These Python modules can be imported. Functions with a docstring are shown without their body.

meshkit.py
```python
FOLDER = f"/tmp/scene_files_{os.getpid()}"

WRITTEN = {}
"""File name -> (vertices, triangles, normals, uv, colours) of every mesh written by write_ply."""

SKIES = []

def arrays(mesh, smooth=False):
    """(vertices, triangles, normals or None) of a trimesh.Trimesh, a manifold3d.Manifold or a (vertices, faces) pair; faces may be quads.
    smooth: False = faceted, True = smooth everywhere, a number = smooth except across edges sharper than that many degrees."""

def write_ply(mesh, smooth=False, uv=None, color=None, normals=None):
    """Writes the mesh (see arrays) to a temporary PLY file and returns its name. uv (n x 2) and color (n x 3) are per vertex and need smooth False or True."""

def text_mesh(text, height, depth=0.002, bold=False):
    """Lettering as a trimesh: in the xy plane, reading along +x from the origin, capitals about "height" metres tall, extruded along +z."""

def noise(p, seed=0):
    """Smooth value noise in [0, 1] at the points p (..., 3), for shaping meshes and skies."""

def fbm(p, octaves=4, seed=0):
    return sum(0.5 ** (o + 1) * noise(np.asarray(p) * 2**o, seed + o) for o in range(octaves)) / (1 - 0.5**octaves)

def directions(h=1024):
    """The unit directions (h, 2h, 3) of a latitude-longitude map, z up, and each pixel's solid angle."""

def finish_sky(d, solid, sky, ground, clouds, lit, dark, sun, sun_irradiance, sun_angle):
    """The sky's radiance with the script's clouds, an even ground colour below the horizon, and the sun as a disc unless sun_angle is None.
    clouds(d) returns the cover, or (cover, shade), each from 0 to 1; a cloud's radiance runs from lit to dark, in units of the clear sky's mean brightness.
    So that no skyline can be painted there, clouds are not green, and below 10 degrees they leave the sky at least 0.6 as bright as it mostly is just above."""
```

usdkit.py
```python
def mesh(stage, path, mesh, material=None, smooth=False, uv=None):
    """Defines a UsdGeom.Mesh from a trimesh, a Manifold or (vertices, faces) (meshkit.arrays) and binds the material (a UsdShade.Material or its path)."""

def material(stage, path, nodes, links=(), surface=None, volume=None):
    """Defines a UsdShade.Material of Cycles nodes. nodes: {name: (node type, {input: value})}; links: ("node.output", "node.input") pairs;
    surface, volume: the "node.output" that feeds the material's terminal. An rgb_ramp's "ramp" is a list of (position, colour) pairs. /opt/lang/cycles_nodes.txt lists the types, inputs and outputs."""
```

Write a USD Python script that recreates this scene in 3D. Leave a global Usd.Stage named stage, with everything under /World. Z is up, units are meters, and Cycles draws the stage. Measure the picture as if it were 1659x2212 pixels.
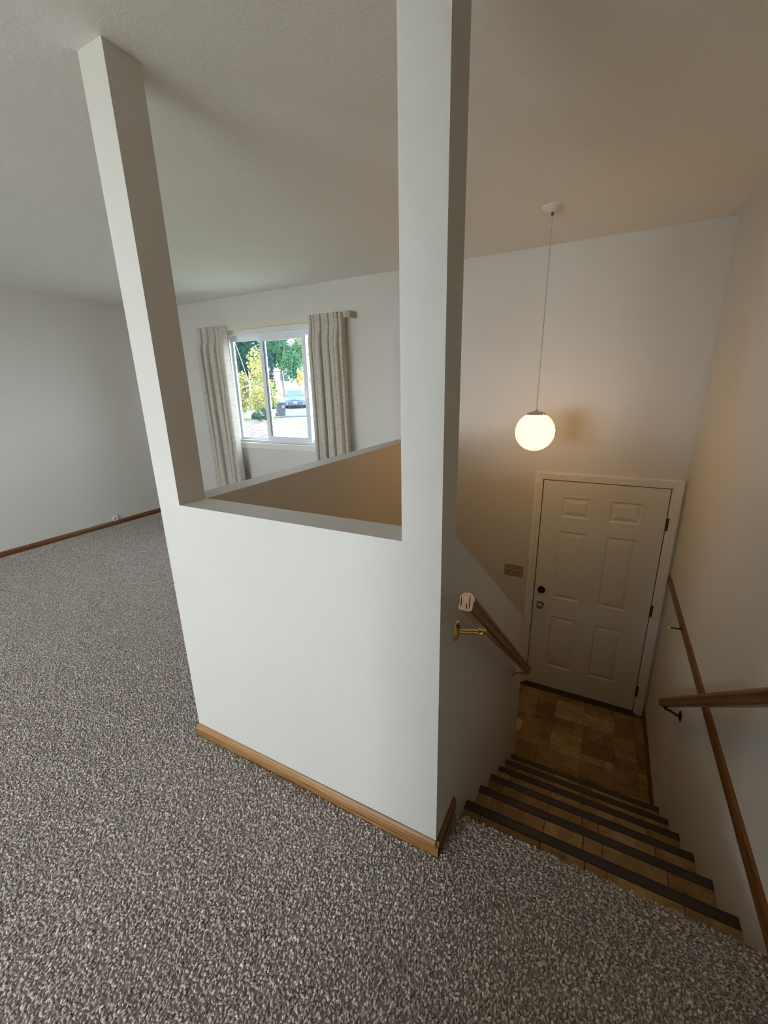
import math, random
import numpy as np, trimesh
import manifold3d as m3
from manifold3d import Manifold, CrossSection
from shapely.geometry import Polygon, box as sbox
from pxr import Usd, UsdGeom, UsdLux, UsdShade, Gf, Sdf, Vt
import usdkit, meshkit

rng = np.random.default_rng(7)
random.seed(7)
stage = Usd.Stage.CreateInMemory()
UsdGeom.SetStageUpAxis(stage, 'Z')
UsdGeom.SetStageMetersPerUnit(stage, 1.0)
UsdGeom.Xform.Define(stage, '/World')

# ------------------------------------------------------------------ camera, sky, sun, unseen window lights, exposure
cam = UsdGeom.Camera.Define(stage, '/World/camera')
CAM = (0.3531, -0.9833, 1.5246)
right = (0.88541664, 0.46430428, -0.02142215)
fwd = (-0.45045794, 0.84582713, -0.28576931)
up = (-0.11456448, 0.26267468, 0.95805897)
cam.AddTransformOp().Set(Gf.Matrix4d(*right, 0, *up, 0, -fwd[0], -fwd[1], -fwd[2], 0, *CAM, 1))
cam.CreateHorizontalApertureAttr(36.0)
cam.CreateVerticalApertureAttr(48.0)
cam.CreateFocalLengthAttr(36.0 * 903.657 / 1659)
cam.CreateClippingRangeAttr(Gf.Vec2f(0.02, 500))
cam.CreateExposureAttr(0.10)

sky = UsdLux.DomeLight.Define(stage, '/World/sky')
sky.CreateColorAttr(Gf.Vec3f(0.72, 0.84, 1.0))
sky.CreateIntensityAttr(3.8)

sun = UsdLux.DistantLight.Define(stage, '/World/sun')
sun.CreateAngleAttr(0.53)
sun.CreateColorAttr(Gf.Vec3f(1.0, 0.93, 0.80))
sun.CreateIntensityAttr(22.0)
sd = np.array([-0.85, 0.25, 0.50]); sd /= np.linalg.norm(sd)     # towards the sun
zz = Gf.Vec3d(*sd); xx = Gf.Cross(Gf.Vec3d(0, 0, 1), zz).GetNormalized(); yy = Gf.Cross(zz, xx)
sun.AddTransformOp().Set(Gf.Matrix4d(*xx, 0, *yy, 0, *zz, 0, 0, 0, 0, 1))

def unseen_light(name, u0, u1, z0, z1, y, power, col, tilt=0.0, west=False):
    """Unseen light at an opening of the back wall (west: of the left wall); tilt: turned up to light the ceiling."""
    l = UsdLux.RectLight.Define(stage, '/World/' + name)
    l.CreateWidthAttr(u1 - u0); l.CreateHeightAttr(z1 - z0)
    l.CreateIntensityAttr(power); l.CreateColorAttr(Gf.Vec3f(*col))
    a = math.radians(tilt); c, n = math.cos(a), math.sin(a)        # the light shines along (0, cos, sin)
    u, zm = (u0 + u1) / 2, (z0 + z1) / 2
    if west: l.AddTransformOp().Set(Gf.Matrix4d(0, -1, 0, 0, -n, 0, c, 0, -c, 0, -n, 0, y, u, zm, 1))
    else: l.AddTransformOp().Set(Gf.Matrix4d(1, 0, 0, 0, 0, -n, c, 0, 0, -c, -n, 0, u, y, zm, 1))
    return l
BACK_Y = -5.0
WIN_A = (-4.3, -3.3, 0.75, 1.65)         # unseen window in the left wall, placed to light the ceiling
WIN_B = (-3.0, -0.3, 0.80, 2.05)         # unseen big window in the back wall, placed to light the half wall
unseen_light('unseen_window_light', *WIN_B, BACK_Y - 0.14, 7.2, (0.93, 0.965, 1.0))  # out of view, placed to light the half wall and the room
unseen_light('unseen_ceiling_uplight', -3.0, -0.3, 0.80, 1.45, BACK_Y - 0.40, 10.0, (0.94, 0.97, 1.0), 48)  # unseen panel outside the back wall, turned up to brighten the ceiling
unseen_light('unseen_side_uplight', WIN_A[0], WIN_A[1], 0.75, 1.45, -4.7797 - 0.40, 20.0, (0.94, 0.97, 1.0), 48, True)  # out of view, turned up to throw the post shadows on the ceiling

# ------------------------------------------------------------------ measurements
W, WP, WP2, T, HC = 1.1627, 0.1189, 0.1163, 0.1184, 1.1143
D, ZL, H, WR, LX = 2.6944, -1.2768, 2.496, 0.9222, 4.7797
XI, XO = -1.0343, -1.1494
YE, ZS, ZE = 1.7294, 1.108, -0.0326
RISE = 0.1824
NOSE_Y = [0.382, 0.632, 0.880, 1.126, 1.366, 1.6065]
EDGE_Y = 0.168
LOW = -2.6

# ------------------------------------------------------------------ helpers
used = {}
def numbered(path):
    if path not in used:
        used[path] = 0
        return path
    used[path] += 1
    return f'{path}_{used[path]:03d}'
def tag(prim, label=None, cat=None, group=None, kind=None):
    p = prim.GetPrim() if hasattr(prim, 'GetPrim') else prim
    for k, v in (('label', label), ('category', cat), ('group', group), ('kind', kind)):
        if v: p.SetCustomDataByKey(k, v)
    return p
def thing(name, label, cat, loc=(0, 0, 0), rz=0, group=None, kind=None):
    x = UsdGeom.Xform.Define(stage, numbered('/World/' + name))
    x.AddTranslateOp().Set(Gf.Vec3d(*map(float, loc)))
    x.AddRotateZOp().Set(math.degrees(rz))
    return tag(x, label, cat, group, kind)
def obj(name, mesh, mat, parent=None, smooth=False, label=None, kind=None):
    path = numbered((str(parent.GetPath()) if parent else '/World') + '/' + name)
    m = usdkit.mesh(stage, path, mesh, mat, smooth)
    p = m.GetPrim()
    if label: p.SetCustomDataByKey('label', label)
    if kind: p.SetCustomDataByKey('kind', kind)
    return p
def struct(name, mesh, mat, label, cat, smooth=False):
    return tag(obj(name, mesh, mat, None, smooth), label, cat, kind='structure')
def bx(x0, x1, y0, y1, z0, z1):
    return Manifold.cube([x1 - x0, y1 - y0, z1 - z0]).translate([x0, y0, z0])
def rbx(x0, x1, y0, y1, z0, z1, r=0.003):                           # box with chamfered edges
    a, b = np.array([x0, y0, z0]), np.array([x1, y1, z1])
    pts = []
    for i in range(3):
        s = np.full(3, r); s[i] = 0
        for k in np.ndindex(2, 2, 2):
            pts.append([(a[j] + s[j]) if k[j] == 0 else (b[j] - s[j]) for j in range(3)])
    return Manifold.hull_points(np.array(pts))
def join(*ms):
    out = []
    for m in ms:
        if isinstance(m, Manifold):
            v, f, _ = meshkit.arrays(m); m = trimesh.Trimesh(v, f, process=False)
        out.append(m)
    return trimesh.util.concatenate(out)
def tube(pts, r, n=10, caps=True, flat=None):
    """Round tube along the points; r a number or one per point; flat scales one direction of the section."""
    pts = np.asarray(pts, float); rs = np.broadcast_to(r, len(pts)).astype(float)
    tang = np.gradient(pts, axis=0); tang /= np.linalg.norm(tang, axis=1)[:, None]
    ref = np.array([0, 0, 1.0]) if abs(tang[0][2]) < 0.9 else np.array([1.0, 0, 0])
    V, F = [], []
    for p, t, q in zip(pts, tang, rs):
        a = np.cross(t, ref); a /= np.linalg.norm(a); b = np.cross(a, t)
        for k in range(n):
            w = 2 * math.pi * k / n
            V.append(p + q * (math.cos(w) * a + math.sin(w) * b * (flat or 1)))
    for i in range(len(pts) - 1):
        for k in range(n):
            a, b = i * n + k, i * n + (k + 1) % n
            F += [(a, b, b + n), (a, b + n, a + n)]
    if caps:
        V += [pts[0], pts[-1]]; c0, c1 = len(V) - 2, len(V) - 1; o = (len(pts) - 1) * n
        for k in range(n):
            F += [(c0, (k + 1) % n, k), (c1, o + k, o + (k + 1) % n)]
    m = trimesh.Trimesh(np.array(V), np.array(F), process=False)
    if m.volume < 0: m.invert()
    return m
def lathe(profile, n=32, at=(0, 0, 0)):
    m = trimesh.creation.revolve(np.array(profile, float), sections=n)
    m.apply_translation(at)
    return m
def extrude_path(poly, p0, p1, upv=(0, 0, 1)):
    """A 2-D profile (list of (u, v)) swept from p0 to p1; u is sideways, v is up."""
    p0, p1 = np.array(p0, float), np.array(p1, float)
    t = p1 - p0; L = np.linalg.norm(t); t /= L
    a = np.cross(t, upv); a /= np.linalg.norm(a); b = np.cross(a, t)
    m = trimesh.creation.extrude_polygon(Polygon(poly), L, engine='earcut')
    v = m.vertices.copy()
    m.vertices = p0 + v[:, :1] * a + v[:, 1:2] * b + v[:, 2:3] * t
    if m.volume < 0: m.invert()
    return m

# ------------------------------------------------------------------ materials
LK = '/World/Looks/'
def mat(name, nodes, links, surface='p.BSDF'):
    return usdkit.material(stage, LK + name, nodes, links, surface=surface)
def plain(name, col, rough=0.5, metal=0.0, **kw):
    return mat(name, {'p': ('principled_bsdf', {'base_color': col, 'roughness': rough, 'metallic': metal, **kw})}, [])
def bumpy(name, col, rough, layers, var=0.0, varscale=3.0, spec=0.3):
    """Painted plaster: colour with an optional slow variation, and noise relief (scale, detail, distance)."""
    nodes = {'g': ('geometry', {}), 'p': ('principled_bsdf', {'base_color': col, 'roughness': rough, 'specular_ior_level': spec})}
    links = []
    last = None
    for i, (sc, det, dist) in enumerate(layers):
        nodes[f'n{i}'] = ('noise_texture', {'scale': sc, 'detail': det, 'roughness': 0.55})
        nodes[f'b{i}'] = ('bump', {'strength': 1.0, 'distance': dist})
        links += [('g.position', f'n{i}.vector'), (f'n{i}.fac', f'b{i}.height')]
        if last: links.append((last, f'b{i}.normal'))
        last = f'b{i}.normal'
    links.append((last, 'p.normal'))
    if var:
        nodes['v'] = ('noise_texture', {'scale': varscale, 'detail': 3.0})
        nodes['r'] = ('rgb_ramp', {'ramp': [(0.3, tuple(c * (1 - var) for c in col)), (0.7, tuple(min(1, c * (1 + var)) for c in col))]})
        links += [('g.position', 'v.vector'), ('v.fac', 'r.fac'), ('r.color', 'p.base_color')]
    return mat(name, nodes, links)
M = {}
M['wall'] = bumpy('wall_paint', (0.67, 0.635, 0.58), 0.62, [(70, 3, 0.0005), (220, 2, 0.0003)], var=0.012, varscale=2.0)
M['ceiling'] = bumpy('ceiling_paint', (0.88, 0.855, 0.805), 0.85, [(45, 4, 0.0012), (150, 2, 0.0006)], var=0.012, varscale=2.5)
M['white_trim'] = bumpy('white_enamel', (0.78, 0.76, 0.71), 0.38, [(90, 2, 0.0004)])
M['door'] = bumpy('door_enamel', (0.74, 0.72, 0.67), 0.42, [(140, 2, 0.0004)])
M['vinyl'] = plain('white_vinyl', (0.82, 0.84, 0.87), 0.35)
M['vinyl_dark'] = plain('dark_gasket', (0.03, 0.03, 0.035), 0.6)

def wood(name, c0, c1, c2, along, rough=0.35):
    """Oak: grain streaks stretched along one axis (0 x, 1 y, 2 z of the world, or a slope as a rotation about x)."""
    sc = [70, 70, 70]
    if isinstance(along, int): sc[along] = 2.2; rot = (0, 0, 0)
    else: sc[1] = 2.2; rot = (along, 0, 0)
    return mat(name, {
        'g': ('geometry', {}), 'm': ('mapping', {'rotation': rot}), 'm2': ('mapping', {'scale': tuple(sc)}),
        'n': ('noise_texture', {'scale': 1.0, 'detail': 5.0, 'roughness': 0.62, 'distortion': 0.6}),
        'n2': ('noise_texture', {'scale': 0.35, 'detail': 2.0}),
        'r': ('rgb_ramp', {'ramp': [(0.30, c0), (0.46, c1), (0.56, c2), (0.72, c1)]}),
        'r2': ('rgb_ramp', {'ramp': [(0.3, (0.78, 0.78, 0.78)), (0.7, (1, 1, 1))]}),
        'x': ('mix', {'mix_type': 'multiply', 'fac': 1.0}),
        'b': ('bump', {'strength': 0.4, 'distance': 0.0008}),
        'p': ('principled_bsdf', {'roughness': rough, 'coat_weight': 0.15, 'coat_roughness': 0.25})},
        [('g.position', 'm.vector'), ('m.vector', 'm2.vector'), ('m2.vector', 'n.vector'), ('m2.vector', 'n2.vector'), ('n.fac', 'r.fac'),
         ('n2.fac', 'r2.fac'), ('r.color', 'x.color1'), ('r2.color', 'x.color2'), ('x.color', 'p.base_color'), ('n.fac', 'b.height'), ('b.normal', 'p.normal')])
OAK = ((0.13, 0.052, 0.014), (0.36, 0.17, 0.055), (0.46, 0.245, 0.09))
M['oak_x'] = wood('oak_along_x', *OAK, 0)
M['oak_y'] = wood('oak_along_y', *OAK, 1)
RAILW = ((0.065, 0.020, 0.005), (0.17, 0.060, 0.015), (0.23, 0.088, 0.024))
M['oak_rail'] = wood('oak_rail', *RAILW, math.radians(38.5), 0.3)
M['oak_dark'] = wood('oak_dark_trim', *RAILW, 1, 0.35)  # dark tone also carries the shade of the side and left baseboards
M['endgrain'] = mat('oak_end_grain', {'g': ('geometry', {}), 'n': ('noise_texture', {'scale': 120.0, 'detail': 3.0}),
    'r': ('rgb_ramp', {'ramp': [(0.0, (0.30, 0.16, 0.085)), (0.5, (0.50, 0.31, 0.19)), (1.0, (0.56, 0.36, 0.23))]}), 'p': ('principled_bsdf', {'roughness': 0.7})},
    [('g.position', 'n.vector'), ('n.fac', 'r.fac'), ('r.color', 'p.base_color')])
M['crack'] = plain('dark_crack', (0.02, 0.01, 0.006), 0.9)
M['brass'] = plain('polished_brass', (0.80, 0.58, 0.25), 0.22, 1.0)
M['brass_plate'] = mat('antique_brass', {'g': ('geometry', {}), 'n': ('noise_texture', {'scale': 60.0, 'detail': 3.0}),
    'r': ('rgb_ramp', {'ramp': [(0.3, (0.36, 0.27, 0.11)), (0.7, (0.50, 0.39, 0.17))]}), 'p': ('principled_bsdf', {'metallic': 0.25, 'roughness': 0.42})},
    [('g.position', 'n.vector'), ('n.fac', 'r.fac'), ('r.color', 'p.base_color')])
M['bronze'] = plain('dark_bronze', (0.028, 0.022, 0.018), 0.38, 0.6)
M['nickel'] = plain('satin_nickel', (0.42, 0.38, 0.33), 0.26, 1.0)
M['hinge'] = plain('aged_hinge_metal', (0.11, 0.075, 0.04), 0.42, 0.8)
M['ivory'] = plain('ivory_plastic', (0.70, 0.62, 0.45), 0.4)
M['white_plastic'] = plain('white_plastic', (0.82, 0.83, 0.84), 0.4)
M['hole'] = plain('dark_socket', (0.03, 0.03, 0.03), 0.7)
M['rubber_white'] = plain('white_rubber_tip', (0.62, 0.58, 0.5), 0.8)
M['nosing'] = plain('brown_vinyl_nosing', (0.060, 0.036, 0.024), 0.36)
M['sill'] = plain('bronze_sill', (0.07, 0.05, 0.035), 0.45, 0.4)
M['grout'] = plain('dark_grout', (0.09, 0.06, 0.035), 0.9)
M['glass'] = mat('window_glass', {'w': ('layer_weight', {'blend': 0.5}), 'k': ('math', {'math_type': 'power', 'value2': 5.0}), 'f': ('math', {'math_type': 'multiply_add', 'value2': 0.85, 'value3': 0.04}), 't': ('transparent_bsdf', {'color': (0.97, 0.985, 0.98)}), 'g': ('glossy_bsdf', {'color': (1, 1, 1), 'roughness': 0.0}),
    'm': ('mix_closure', {})}, [('w.facing', 'k.value1'), ('k.value', 'f.value1'), ('f.value', 'm.fac'), ('t.BSDF', 'm.closure1'), ('g.BSDF', 'm.closure2')], 'm.closure')
TILES = [(0.36, 0.235, 0.105), (0.29, 0.175, 0.075), (0.42, 0.29, 0.13), (0.23, 0.135, 0.06), (0.33, 0.20, 0.08), (0.47, 0.34, 0.17)]
def tilemat(i, c):
    return mat(f'stone_tile_{i}', {'g': ('geometry', {}), 'n': ('noise_texture', {'scale': 26.0, 'detail': 6.0, 'roughness': 0.65, 'distortion': 0.8}),
        'n2': ('noise_texture', {'scale': 7.0, 'detail': 3.0, 'distortion': 1.2}),
        'r': ('rgb_ramp', {'ramp': [(0.25, tuple(x * 0.55 for x in c)), (0.5, c), (0.75, tuple(min(1, x * 1.28) for x in c))]}),
        'r2': ('rgb_ramp', {'ramp': [(0.35, (0.72, 0.66, 0.58)), (0.6, (1, 1, 1))]}), 'x': ('mix', {'mix_type': 'multiply', 'fac': 1.0}),
        'b': ('bump', {'strength': 0.5, 'distance': 0.0015}), 'p': ('principled_bsdf', {'roughness': 0.48, 'specular_ior_level': 0.35})},
        [('g.position', 'n.vector'), ('g.position', 'n2.vector'), ('n.fac', 'r.fac'), ('n2.fac', 'r2.fac'), ('r.color', 'x.color1'), ('r2.color', 'x.color2'),
         ('x.color', 'p.base_color'), ('n.fac', 'b.height'), ('b.normal', 'p.normal')])
TM = [tilemat(i, c) for i, c in enumerate(TILES)]
M['tuft'] = mat('carpet_yarn', {'g': ('geometry', {}), 'n': ('noise_texture', {'scale': 95.0, 'detail': 2.0}),
    'a': ('math', {'math_type': 'multiply_add', 'value2': 0.72, 'value3': 0.14}), 'a2': ('math', {'math_type': 'multiply_add', 'value2': 0.9}), 'a3': ('math', {'math_type': 'add', 'value2': -0.45}),
    'r': ('rgb_ramp', {'ramp': [(0.0, (0.24, 0.205, 0.18)), (0.18, (0.52, 0.455, 0.41)), (0.36, (0.84, 0.76, 0.69)), (0.6, (0.92, 0.845, 0.78)), (1.0, (0.97, 0.92, 0.87))]}),  # dark stops put the shade between tufts into the yarn colour
    'p': ('principled_bsdf', {'roughness': 0.9, 'specular_ior_level': 0.15, 'sheen_weight': 0.12})},
    [('g.position', 'n.vector'), ('g.random_per_island', 'a.value1'), ('n.fac', 'a2.value1'), ('a.value', 'a2.value3'), ('a2.value', 'a3.value1'), ('a3.value', 'r.fac'), ('r.color', 'p.base_color')])
M['carpet_base'] = mat('carpet_backing', {'g': ('geometry', {}), 'n': ('noise_texture', {'scale': 170.0, 'detail': 3.0}),
    'r': ('rgb_ramp', {'ramp': [(0.35, (0.20, 0.17, 0.15)), (0.65, (0.40, 0.35, 0.31))]}), 'p': ('principled_bsdf', {'roughness': 0.95, 'specular_ior_level': 0.1})},  # backing darkened so its colour deepens the shade in the pile gaps
    [('g.position', 'n.vector'), ('n.fac', 'r.fac'), ('r.color', 'p.base_color')])
M['curtain'] = mat('slub_curtain', {'g': ('geometry', {}), 'm': ('mapping', {'scale': (16.0, 16.0, 150.0)}), 'n': ('noise_texture', {'scale': 1.0, 'detail': 3.0, 'roughness': 0.6}),
    'm2': ('mapping', {'scale': (260.0, 260.0, 260.0)}), 'n2': ('noise_texture', {'scale': 1.0, 'detail': 1.0}),
    'r': ('rgb_ramp', {'ramp': [(0.22, (0.28, 0.21, 0.15)), (0.32, (0.56, 0.49, 0.41)), (0.43, (0.68, 0.62, 0.54)), (0.7, (0.76, 0.71, 0.63))]}),
    'r2': ('rgb_ramp', {'ramp': [(0.3, (0.86, 0.84, 0.82)), (0.7, (1, 1, 1))]}), 'x': ('mix', {'mix_type': 'multiply', 'fac': 1.0}),
    'd': ('principled_bsdf', {'roughness': 0.9, 'specular_ior_level': 0.1}), 't': ('translucent_bsdf', {}), 'c': ('mix_closure', {'fac': 0.15})},
    [('g.position', 'm.vector'), ('m.vector', 'n.vector'), ('g.position', 'm2.vector'), ('m2.vector', 'n2.vector'), ('n.fac', 'r.fac'), ('n2.fac', 'r2.fac'), ('r.color', 'x.color1'), ('r2.color', 'x.color2'),
     ('x.color', 'd.base_color'), ('x.color', 't.color'), ('d.BSDF', 'c.closure1'), ('t.BSDF', 'c.closure2')], 'c.closure')
M['rod'] = plain('cream_enamel_rail', (0.70, 0.65, 0.54), 0.4)
M['rod_end'] = plain('tan_rail_end', (0.42, 0.35, 0.25), 0.5)
M['globe'] = mat('lit_opal_glass', {'e': ('emission', {'color': (1.0, 0.5, 0.078), 'strength': 10.0})}, [], 'e.emission')
M['canopy'] = plain('white_metal', (0.72, 0.70, 0.66), 0.4)
M['cord'] = plain('pale_cord', (0.50, 0.46, 0.40), 0.6)
M['steel'] = plain('brushed_steel_cap', (0.6, 0.57, 0.52), 0.35, 0.9)

# ------------------------------------------------------------------ the room shell
OX0, OX1, OZ0, OZ1 = -3.62, -2.04, 0.925, 2.125                      # front window opening
DX0, DX1, DZ1 = -0.0758, 0.8342, ZL + 2.03                           # door leaf
front = bx(-LX - 0.12, WR + 0.12, D, D + 0.16, LOW, H + 0.1)
front -= bx(OX0, OX1, D - 0.1, D + 0.3, OZ0, OZ1)
front -= bx(DX0 - 0.012, DX1 + 0.012, D - 0.1, D + 0.3, ZL - 0.02, DZ1 + 0.012)
struct('wall_front', front, M['wall'], 'tall pale wall holding the curtained window and the white entry door', 'wall')
struct('wall_left', bx(-LX - 0.12, -LX, BACK_Y - 0.12, D, -0.25, H) - bx(-LX - 0.3, -LX + 0.2, WIN_A[0], WIN_A[1], WIN_A[2], WIN_A[3]), M['wall'], 'plain grey-white wall at the far left beyond the carpet', 'wall')
struct('wall_right', bx(WR, WR + 0.12, BACK_Y - 0.12, D, LOW, H), M['wall'], 'plain wall on the right of the stairs with the wooden handrail', 'wall')
struct('ceiling', bx(-LX - 0.12, WR + 0.12, BACK_Y - 0.12, D, H, H + 0.1), M['ceiling'], 'white textured ceiling over the living room and the stairwell', 'ceiling')
back = bx(-LX - 0.12, WR + 0.12, BACK_Y - 0.12, BACK_Y, -0.25, H)
for w in (WIN_B,): back -= bx(w[0], w[1], BACK_Y - 0.3, BACK_Y + 0.2, w[2], w[3])
struct('wall_back', back, M['wall'], 'unseen wall behind the photographer, set for the light of its big window', 'wall')
struct('unseen_wall_hall', bx(-0.28, WR, -1.28, -1.16, 0, H), M['wall'], 'unseen short hallway wall just behind the photographer, placed to shade the carpet at right', 'wall')  # out of view, keeps window light off the carpet at right

# the low partition around the stairwell, with its two posts, and the two walls of the lower flight
half = CrossSection([[[-W, LOW], [0, LOW], [0, H], [-WP2, H], [-WP2, HC], [-W + WP, HC], [-W + WP, H], [-W, H]]])
half = half.extrude(T).rotate([90, 0, 0]).translate([0, T, 0])
struct('wall_half', half, M['wall'], 'white half wall with two square posts up to the ceiling and a sill between them', 'half wall')
struct('wall_half_side', bx(XO, XI, T, D, LOW, HC), M['wall'], 'half wall running from the left post back to the window wall', 'half wall')
stairwall = CrossSection([[[T, LOW], [YE, LOW], [YE, ZE], [T, ZS]]]).extrude(WP2).rotate([90, 0, 90]).translate([-WP2, 0, 0])
struct('wall_stair', stairwall, M['wall'], 'low stair wall with a sloping top, carrying the brass-bracketed handrail', 'stair wall')

# floors
floor = bx(-LX, XO, BACK_Y, D, -0.25, -0.014) + bx(XO - 0.01, WR, BACK_Y, 0.0, -0.25, -0.014) + bx(0.0, WR, -0.01, EDGE_Y - 0.012, -0.25, -0.014)
struct('floor', floor, M['carpet_base'], 'sub-floor of the upper level under the carpet', 'floor')
landing = bx(XI, WR, NOSE_Y[-1] + 0.02, D, ZL - 0.2, ZL - 0.004)
struct('landing', landing, M['grout'], 'brown tiled landing floor in front of the entry door', 'landing floor')
lf = stage.GetPrimAtPath('/World/landing')
struct('floor', bx(XI, WR, T, D, LOW - 0.1, LOW), M['carpet_base'], 'floor of the lower level at the foot of the hidden flight', 'floor')

# ------------------------------------------------------------------ tiles of the landing: rectangles packed on one module, as the mixed pattern of the photograph
MOD, GAP = 0.0775, 0.0022
GX0 = 0.0725 - 15 * MOD
GY0 = 1.960 - 4 * MOD
NX, NY = 27, 14
grid = np.zeros((NX, NY), bool)
rects = []
def put(i, j, w, h, k):
    grid[i:i + w, j:j + h] = True; rects.append((i, j, w, h, k))
put(17, 4, 3, 3, 2); put(16, 5, 1, 1, 3); put(20, 5, 1, 2, 3); put(17, 9, 3, 2, 2); put(17, 2, 3, 2, 0); put(20, 2, 3, 2, 1)
sizes = [(3, 2), (2, 2), (2, 3), (3, 1), (2, 1), (1, 2), (1, 1)]
for j in range(NY):
    for i in range(NX):
        if grid[i, j]: continue
        for w, h in random.sample(sizes[:5], 5) + [(1, 2), (1, 1)]:
            if i + w <= NX and j + h <= NY and not grid[i:i + w, j:j + h].any():
                put(i, j, w, h, random.choice([0, 0, 1, 1, 3, 4, 4, 2, 5])); break
for i, j, w, h, k in rects:
    x0, x1 = max(GX0 + i * MOD, XI), min(GX0 + (i + w) * MOD, WR - 0.013)
    y0, y1 = max(GY0 + j * MOD, NOSE_Y[-1] + 0.03), min(GY0 + (j + h) * MOD, D - 0.045)
    if x1 - x0 < 0.02 or y1 - y0 < 0.02: continue
    obj('tile', rbx(x0 + GAP / 2, x1 - GAP / 2, y0 + GAP / 2, y1 - GAP / 2, ZL - 0.006, ZL + rng.uniform(-0.0006, 0.0006), 0.0012), TM[k], lf)

# ------------------------------------------------------------------ upper flight of stairs: tiled treads with ribbed nosings
st = thing('staircase', 'short flight of brown tiled stairs with dark ribbed nosings going down to the entry', 'stairs', (0.46, 0.2, ZL))
def local(m, o):                                                   # mesh given in world coordinates -> under the thing at o
    if isinstance(m, Manifold): return m.translate([-o[0], -o[1], -o[2]])
    m = m.copy(); m.apply_translation([-o[0], -o[1], -o[2]]); return m
so = (0.46, 0.2, ZL)
JX = [0.001, 0.073, 0.305, 0.463, 0.5365, 0.769, WR - 0.001]
JK = [3, 1, 0, 4, 2, 0]
ystart = EDGE_Y - 0.01
for i, ny in enumerate(NOSE_Y):
    z = -RISE * (i + 1)
    tr = obj('tread', local(bx(0.0015, WR - 0.0015, ystart - 0.02, ny - 0.012, z - 0.03, z - 0.005), so), M['grout'], st)
    for q in range(6):
        k = JK[q] if i % 2 == 0 else JK[(q + 2) % 6]
        if q == 4: k = [2, 0, 5][i % 3]
        obj('tile', local(rbx(JX[q] + GAP / 2, JX[q + 1] - GAP / 2, ystart - 0.005, ny - 0.036, z - 0.012, z + rng.uniform(-0.0005, 0.0005), 0.0012), so), TM[k], tr)
    # nosing: flat ribbed band on the tread and a rounded lip in front
    prof = [(-0.040, 0.0)]
    for r_ in range(6):
        c = -0.036 + r_ * 0.006
        prof += [(c - 0.0022, 0.0022), (c + 0.0012, 0.0042), (c + 0.0028, 0.0022)]
    prof += [(-0.002, 0.0035), (0.002, 0.001), (0.004, -0.006), (0.004, -0.030), (0.0, -0.030), (-0.001, -0.006), (-0.040, -0.004)]
    nose = extrude_path([(-a, b) for a, b in prof], (0.001, ny - 0.004, z), (WR - 0.001, ny - 0.004, z))
    obj('nosing', local(nose, so), M['nosing'], st, label='dark brown ribbed stair nosing')
    zb = -RISE * (i + 2)
    rz = obj('riser', local(bx(0.0015, WR - 0.0015, ny - 0.045, ny - 0.018, zb - 0.02, z - 0.006), so), M['grout'], st)
    for q in range(6):
        obj('tile', local(bx(JX[q] + GAP / 2, JX[q + 1] - GAP / 2, ny - 0.02, ny - 0.012, zb + 0.002, z - 0.03), so), TM[JK[(q + 1) % 6]], rz)
    ystart = ny - 0.012
rz = obj('riser', local(bx(0.0015, WR - 0.0015, EDGE_Y - 0.012, EDGE_Y - 0.006, -RISE - 0.03, -0.032), so), M['grout'], st)
low = thing('staircase', 'hidden flight of stairs going down from the landing behind the half wall', 'stairs', (-0.57, 1.7, LOW))
lo = (-0.57, 1.7, LOW)
yl = NOSE_Y[-1] + 0.02
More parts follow.
